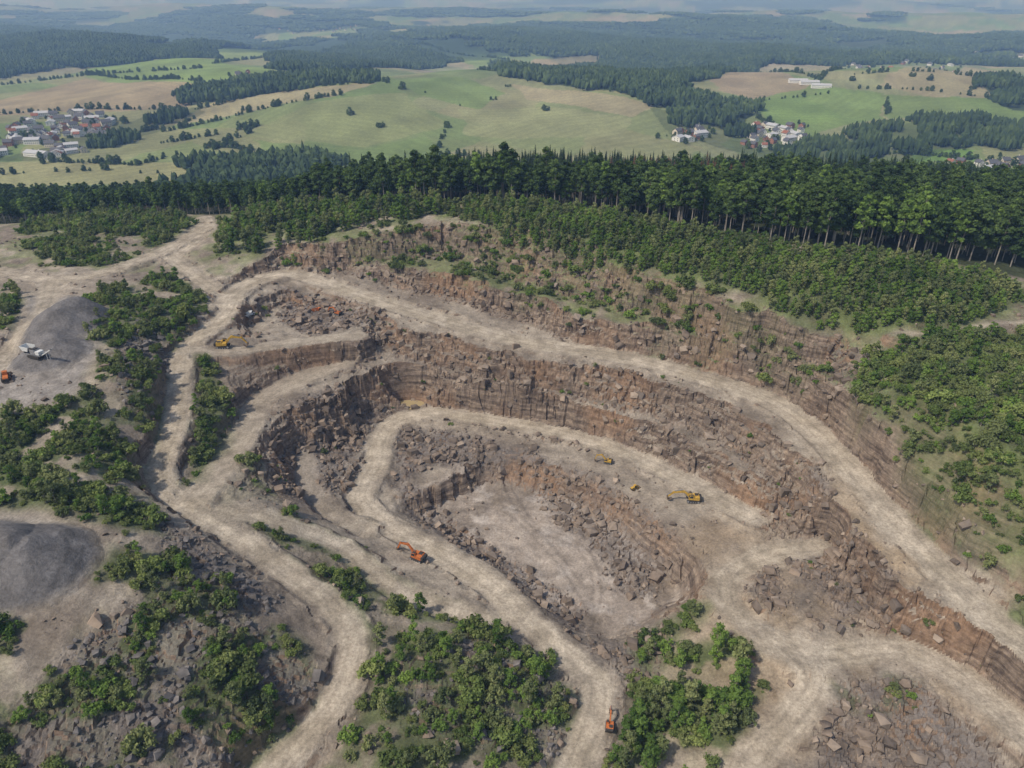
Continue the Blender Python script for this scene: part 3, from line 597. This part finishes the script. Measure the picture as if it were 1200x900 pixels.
# rocks
def rockset(name,sp_,prob,protos,smin,smax,pw=3):
    x,y=jgrid(-330,300,85,380,sp_);k_=infan(x,y,20);x=x[k_];y=y[k_];n=near(x,y);pr=prob(n,x,y)
    ok=(R.random(len(x))<pr)&(n['rdist']>.4);x=x[ok];y=y[ok];z=n['z'][ok];K=len(x);s=smin+(smax-smin)*R.random(K)**pw
    rot=np.stack([R.normal(size=K)*.35,R.normal(size=K)*.35,R.random(K)*6.283],1)
    scatter(name,np.stack([x,y,z+s*.12],1),protos,R.integers(0,len(protos),K),rot,np.stack([s,s*(.7+.5*R.random(K)),s*(.7+.5*R.random(K))],1))
gz=['isl','bl','ls','ll']
def gmask(x,y):
    q=np.zeros(x.shape)
    for g in gz: q=np.maximum(q,ssn(-2,3,samp(ROCKZ[g],x,y)))
    return q
rockset('scree_rocks',1.3,lambda n,x,y:gmask(x,y)*(1-.8*n['dens'])*.85*ssn(.3,.45,fbm(x/8,y/8,400,3)),RG,.4,2.4,3.5)
rockset('sandstone_rubble',1.45,lambda n,x,y:np.clip(n['rub']*(1-gmask(x,y))*.75+n['talus']*.45,0,1)*ssn(.33,.48,fbm(x/7,y/7,410,3)),RB,.4,3.2,3.4)
rockset('cliff_blocks',2.2,lambda n,x,y:n['cliff']*.4*(1-.5*n['up']),RB,.8,3.0,2.5)
rockset('loose_stones',1.8,lambda n,x,y:(1-n['forest'])*(1-np.clip(n['road']*2,0,1))*(.10*(n['rdist']<3)+.17*ssn(.45,.6,fbm(x/16,y/16,420,3)))*(1-.45*n['pit'])*(1-n['pile']),RB,.3,1.6,3)
# ---------------------------------------------------------------- built objects
def P3(mb,prof,y0,y1,m):
    n=len(prof);v=[(a,y0,c) for a,c in prof]+[(a,y1,c) for a,c in prof]
    mb.add(v,[tuple(range(n))[::-1],tuple(range(n,2*n))]+[(i,(i+1)%n,n+(i+1)%n,n+i) for i in range(n)],m)
def BX(mb,x0,x1,y0,y1,z0,z1,m): P3(mb,[(x0,z0),(x0,z1),(x1,z1),(x1,z0)],y0,y1,m)
def CYY(mb,cx,cz,r,y0,y1,m,n=16): P3(mb,[(cx+r*math.cos(-i*6.2832/n),cz+r*math.sin(-i*6.2832/n)) for i in range(n)],y0,y1,m)
def BEAM(mb,p,q,w,h,m,yc=0):
    d=np.array((q[0]-p[0],q[1]-p[1]));d=d/np.linalg.norm(d);nn=np.array((-d[1],d[0]))*h/2;p=np.array(p);q=np.array(q)
    P3(mb,[tuple(p-nn),tuple(p+nn),tuple(q+nn),tuple(q-nn)],yc-w/2,yc+w/2,m)
org=plain('orange_paint',(.48,.15,.045),.7,0,.2);yel=plain('yellow_paint',(.52,.32,.06),.7,0,.2);drk=plain('dark_steel',(.06,.055,.05),.7,.2);gls=plain('cab_glass',(.03,.04,.05),.15);gry=plain('grey_steel',(.3,.3,.31),.6,.4);wht=plain('white_paint',(.6,.6,.58),.6,0,.1);bkt=plain('worn_bucket_steel',(.2,.15,.11),.7,.3)
def capsule(x0,x1,z0,z1,n=6):
    r=(z1-z0)/2;zc=(z0+z1)/2;P=[]
    for i in range(n+1): a=math.pi/2-math.pi*i/n;P.append((x1-r+r*math.cos(a),zc+r*math.sin(a)))
    for i in range(n+1): a=-math.pi/2-math.pi*i/n;P.append((x0+r+r*math.cos(a),zc+r*math.sin(a)))
    return P
def obj(mb,name,mats,loc,rot,s=1,tilt=0):
    o=link(bpy.data.objects.new(name,mb.mesh(name,mats)));o.location=loc;o.rotation_euler=(0,0,math.radians(rot));o.scale=(s,s,s);return o
def excavator(loc,rot,s,paint,reach=0):
    mb=MB()
    for sg in(-1,1):
        a,b_=sorted((sg*.95,sg*1.6));P3(mb,capsule(-2.3,2.3,0,1.0),a,b_,1)
        for w in(-1.7,-.85,0,.85,1.7): CYY(mb,w,.3,.24,*sorted((sg*1.6,sg*1.66)),3)
        CYY(mb,1.8,.52,.38,*sorted((sg*1.6,sg*1.68)),3);CYY(mb,-1.8,.52,.38,*sorted((sg*1.6,sg*1.68)),3)
    BX(mb,-1.4,1.4,-.95,.95,.45,.85,1);BX(mb,-.8,.8,-.8,.8,.85,1.15,1)
    P3(mb,[(-2.1,1.15),(-2.1,2.25),(-1.9,2.5),(-.2,2.5),(.1,2.05),(1.5,2.05),(1.5,1.15)],-1.4,.38,0)
    BX(mb,-2.1,.0,.40,1.4,1.15,2.3,0)
    P3(mb,[(-2.12,1.1),(-2.75,1.2),(-2.95,1.6),(-2.85,2.2),(-2.12,2.35)],-1.38,1.38,1)
    P3(mb,[(.02,1.15),(.02,3.05),(1.15,3.05),(1.65,2.2),(1.65,1.15)],.42,1.4,0)
    P3(mb,[(.2,1.95),(.2,2.9),(1.05,2.9),(1.5,2.15),(1.5,1.95)],1.401,1.43,2);P3(mb,[(.2,1.95),(.2,2.9),(1.05,2.9),(1.5,2.15),(1.5,1.95)],.39,.418,2)
    P3(mb,[(1.20,3.0),(1.23,3.02),(1.70,2.2),(1.67,2.18)],.5,1.32,2);BX(mb,.1,1.1,.5,1.3,3.06,3.12,1)
    CYY(mb,-1.3,2.52,.16,-1.0,-.6,1,8);BX(mb,-1.8,-1.6,-.9,-.7,2.5,3.0,1)
    BX(mb,-1.7,-.4,-1.2,.2,2.503,2.56,1)
    e=(3.6,5.0-reach);t=(6.4+reach*.6,4.1-reach);k_=(7.2+reach*1.4,1.3-reach*.2)
    P3(mb,[(.9,1.5),(.7,2.1),(e[0]-.35,e[1]+.2),(e[0]+.1,e[1]+.35),(t[0],t[1]+.22),(t[0]+.1,t[1]-.15),(e[0]+.2,e[1]-.5),(1.4,1.55)],-.26,.26,0)
    BEAM(mb,(1.6,1.35),(e[0]-.2,e[1]-.55),.62,.2,3)
    BEAM(mb,(e[0]+.2,e[1]+.6),(t[0]-.2,t[1]+.75),.2,.2,3)
    P3(mb,[(t[0]-.55,t[1]+.85),(t[0]+.1,t[1]+.5),(k_[0]+.22,k_[1]),(k_[0]-.15,k_[1]-.1),(t[0]-.15,t[1]-.25)],-.2,.2,0)
    BEAM(mb,(t[0]+.45,t[1]+.3),(k_[0]+.5,k_[1]+.5),.18,.18,3)
    kx,kz=k_;P3(mb,[(kx+.35,kz+.25),(kx+.55,kz-.4),(kx+.2,kz-1.15),(kx-.6,kz-1.3),(kx-1.25,kz-.75),(kx-1.05,kz-.7),(kx-.5,kz-1.05),(kx-.1,kz-.75),(kx-.15,kz)],-.6,.6,4)
    for q in(-.5,-.18,.14,.42): P3(mb,[(kx-1.2,kz-.8),(kx-1.5,kz-.5),(kx-1.08,kz-.7)],q,q+.1,4)
    return obj(mb,'excavator',[paint,drk,gls,gry,bkt],loc,rot,s)
def loader(loc,rot,s,paint):
    mb=MB()
    for wx_ in(-1.6,1.6):
        for sg in(-1,1): CYY(mb,wx_,.85,.85,*sorted((sg*.85,sg*1.45)),1);CYY(mb,wx_,.85,.4,*sorted((sg*1.45,sg*1.49)),0)
    P3(mb,[(-3.0,.9),(-3.0,1.9),(-2.7,2.2),(-.6,2.3),(-.4,.8)],-.8,.8,0);BX(mb,-.3,2.2,-.5,.5,.7,1.4,0);BX(mb,-3.15,-3.0,-.9,.9,.8,1.6,1)
    P3(mb,[(-.75,2.31),(-.6,3.3),(.6,3.3),(.9,2.3),(.8,1.5),(-.4,1.5)],-.7,.7,2);BX(mb,-.7,.7,-.78,.78,3.3,3.42,0)
    for q in((-.75,1.5),(.8,1.5)):BEAM(mb,(q[0],1.5),(q[0]*.85,3.3),1.46,.1,0)
    for sg in(-1,1):
        a,b_=sorted((sg*.35,sg*.55));P3(mb,[(1.2,2.0),(1.3,2.3),(2.6,1.7),(3.4,.8),(3.2,.5),(2.3,1.3)],a,b_,0)
    P3(mb,[(3.2,1.5),(3.1,.4),(3.4,.05),(4.7,.0),(4.7,.12),(3.6,.25),(3.35,.55),(3.4,1.5)],-1.5,1.5,3)
    for y_ in(-1.5,1.44): P3(mb,[(3.2,1.5),(3.1,.4),(3.4,.05),(4.7,0),(3.9,1.0)],y_,y_+.06,3)
    return obj(mb,'wheel_loader',[paint,drk,gls,bkt],loc,rot,s)
def dumper(loc,rot,s,paint):
    mb=MB()
    for wx_ in(-2.6,-1.0,2.6):
        for sg in(-1,1): CYY(mb,wx_,.85,.85,*sorted((sg*.9,sg*1.5)),1);CYY(mb,wx_,.85,.4,*sorted((sg*1.5,sg*1.54)),0)
    BX(mb,-3.4,1.6,-.5,.5,.8,1.2,1);P3(mb,[(1.2,.9),(1.2,2.0),(3.6,1.8),(4.0,1.3),(3.9,.8)],-1.2,1.2,0)
    P3(mb,[(1.2,2.01),(1.2,3.2),(2.4,3.2),(2.8,1.9)],-.7,.7,2);BX(mb,1.1,2.5,-.8,.8,3.2,3.32,0)
    P3(mb,[(-4.2,2.3),(-3.4,1.25),(.6,1.25),(.9,1.6),(.9,3.1),(1.3,3.2),(1.3,3.35),(.7,3.3),(.65,1.6),(-3.3,1.5),(-4.0,2.4)],-1.45,1.45,0)
    for y_ in(-1.5,1.44): P3(mb,[(-4.2,2.4),(-3.4,1.25),(.9,1.25),(.9,3.0),(-3.8,2.7)],y_,y_+.06,0)
    return obj(mb,'dump_truck',[paint,drk,gls],loc,rot,s)
def crusher(loc,rot,s):
    mb=MB()
    for sg in(-1,1): a,b_=sorted((sg*.9,sg*1.4));P3(mb,capsule(-2.8,2.8,0,1.0),a,b_,1)
    BX(mb,-4.5,3.4,-1.0,1.0,1.05,1.7,0);BX(mb,-.8,1.4,-1.3,1.3,1.7,3.4,0);BX(mb,1.5,3.4,-1.2,1.2,1.7,3.0,2);BX(mb,-.5,1.1,-1.0,1.0,3.4,3.7,1)
    for sg in(-1,1): P3(mb,[(-5.2,4.3),(-.9,4.3),(-1.5,2.6),(-4.2,2.6)],*sorted((sg*1.5,sg*1.6)),2)
    P3(mb,[(-5.2,4.3),(-5.1,4.3),(-4.1,2.5),(-4.2,2.5)],-1.5,1.5,2);BX(mb,-4.2,-1.2,-1.3,1.3,2.45,2.6,1);BX(mb,-4.0,-3.7,-1.2,1.2,1.7,2.45,1);BX(mb,-1.6,-1.3,-1.2,1.2,1.7,2.45,1)
    for q in(-.42,.42): BEAM(mb,(2.6,.9),(9,4.6),.08,.35,2,q)
    BEAM(mb,(2.6,1.0),(9,4.7),.7,.06,1);BEAM(mb,(3.2,2.6),(6.4,3.2),.1,.1,2)
    for q in(.46,-.54): P3(mb,[(6.4,0),(6.5,0),(6.5,3.1),(6.4,3.1)],q,q+.08,2)
    return obj(mb,'mobile_rock_crusher',[gry,drk,wht],loc,rot,s)
def W(u,v,z):
    p=S([(u,v,z)])[0];return (p[0],p[1],float(zat([p[0]],[p[1]])[0])+.05)
excavator(W(490,658,6),150,1.0,org,.4);excavator(W(396,368,37),150,.7,org,.6);excavator(W(262,408,39),10,1.1,yel,.9);excavator(W(712,541,11),165,.65,yel)
excavator(W(812,586,12),172,.95,yel,1.2);loader(W(744,571,11),30,.55,yel);loader(W(8,444,47),120,1.0,org);excavator(W(714,856,3),80,.65,org)
crusher(W(46,428,48),-20,.95);dumper(W(290,356,45),60,.65,wht);dumper(W(372,362,37),20,.6,org)
# houses
w1=plain('white_render',(.72,.70,.66),.9,0,.05);w2=plain('cream_render',(.62,.55,.44),.9,0,.05);w3=plain('brick',(.35,.17,.11),.9,0,.1)
rf1=plain('slate_roof',(.10,.10,.11),.7,0,.1);rf2=plain('red_tile_roof',(.26,.11,.07),.8,0,.15);rf3=plain('grey_metal_roof',(.42,.42,.43),.6,0,.1);win=plain('window_glass',(.05,.06,.07),.1)
def house(w,d,h,rh,mats,nm):
    mb=MB();x=w/2;yv=d/2
    P3(mb,[(-x,-1),(-x,h),(0,h+rh),(x,h),(x,-1)],-yv,yv,0)
    for sg in(-1,1):
        P3(mb,[(sg*(x+.6),h-rh*.6/x*1.0),(0,h+rh+.02),(0,h+rh+.25),(sg*(x+.6),h-rh*.6/x+.25)][::sg],-yv-.5,yv+.5,1)
    BX(mb,x*.3,x*.3+.8,-1,-.2,h+rh*.4,h+rh+1.0,0)
    for fl in range(max(1,int(h//2.8))):
        for q in np.arange(-yv+1.2,yv-1.2,2.6):
            for sg in(-1,1): BX(mb,*sorted((sg*x,sg*(x+.04))),q,q+1.2,.9+fl*2.8,2.2+fl*2.8,2)
        for q in(-x*.55,x*.2):
            for sg in(-1,1): BX(mb,q,q+1.2,*sorted((sg*yv,sg*(yv+.04))),.9+fl*2.8,2.2+fl*2.8,2)
    BX(mb,x,x+.05,-.5,.5,-.2,2.1,1)
    return mb.mesh(nm,mats)
HM=[house(9,12,5.6,3.6,[w1,rf1,win],'village_house'),house(8.5,10,5.6,3.4,[w1,rf2,win],'village_house'),house(10,14,6,3.8,[w2,rf1,win],'village_house'),house(9,11,5.8,3.2,[w3,rf1,win],'village_house'),house(14,20,6,2.5,[w1,rf3,win],'village_house')]
for px,py in HS:
    o=link(bpy.data.objects.new('village_house',random.choice(HM)));o.location=(px,py,float(zat([px],[py])[0]));o.rotation_euler=(0,0,random.choice((.4,2.0))+random.gauss(0,.25));q=.8+.35*random.random();o.scale=(q,q,q)
barn=house(16,38,5,3,[w1,rf3,win],'farm_barn')
for (px,py),r_ in BARN:
    o=link(bpy.data.objects.new('farm_barn',barn));o.location=(px,py,float(zat([px],[py])[0]));o.rotation_euler=(0,0,math.radians(r_))
for i,(px,py,pr,pz) in enumerate(PUD):
    m,nt,b=newmat('muddy_water');b.inputs['Base Color'].default_value=(.36,.28,.15,1);b.inputs['Roughness'].default_value=.25;b.inputs['Specular IOR Level'].default_value=.5
    me=bpy.data.meshes.new('puddle');K=40;me.from_pydata([(pr*2.0*math.cos(a*6.283/K),pr*1.0*math.sin(a*6.283/K),0) for a in range(K)],[],[tuple(range(K))]);me.materials.append(m)
    o=link(bpy.data.objects.new('puddle',me));o.location=(px,py,pz-.12)
# ---------------------------------------------------------------- haze, light, camera
hm=bpy.data.materials.new('atmospheric_haze');hm.use_nodes=True;nt=hm.node_tree;nt.nodes.clear()
vs=nt.nodes.new('ShaderNodeVolumeScatter');vs.inputs['Color'].default_value=(.33,.55,1,1);vs.inputs['Density'].default_value=1.5e-4;vs.inputs['Anisotropy'].default_value=0.
oo=nt.nodes.new('ShaderNodeOutputMaterial');nt.links.new(vs.outputs[0],oo.inputs['Volume'])
mb=MB();BX(mb,-24000,24000,-1500,27000,-250,520,0);me=bpy.data.meshes.new('atmospheric_haze');me.from_pydata(mb.v,[],mb.f);me.materials.append(hm);link(bpy.data.objects.new('atmospheric_haze',me))
sd=Vector((-.62,-.38,.95)).normalized();el=math.asin(sd.z);az=math.atan2(sd.x,sd.y)
L=bpy.data.lights.new('sun','SUN');L.energy=3.4;L.angle=math.radians(2.5);L.color=(1,.95,.88);so=link(bpy.data.objects.new('sun',L));so.rotation_euler=sd.to_track_quat('Z','Y').to_euler()
wd=bpy.data.worlds.new('World');scene.world=wd;wd.use_nodes=True;nt=wd.node_tree;sk=nt.nodes.new('ShaderNodeTexSky');sk.sky_type='NISHITA';sk.sun_disc=False;sk.sun_elevation=el;sk.sun_rotation=az;sk.dust_density=2
nt.links.new(sk.outputs[0],nt.nodes['Background'].inputs[0]);nt.nodes['Background'].inputs[1].default_value=.14
cam=bpy.data.cameras.new('drone_camera');cam.sensor_width=36;cam.lens=36*f/1200;cam.clip_end=60000;cam.clip_start=1
co=link(bpy.data.objects.new('drone_camera',cam));co.location=(0,0,ZC);co.rotation_euler=(math.radians(90)-PIT,0,0);scene.camera=co
scene.view_settings.view_transform='Standard';scene.view_settings.look='None';scene.view_settings.exposure=0
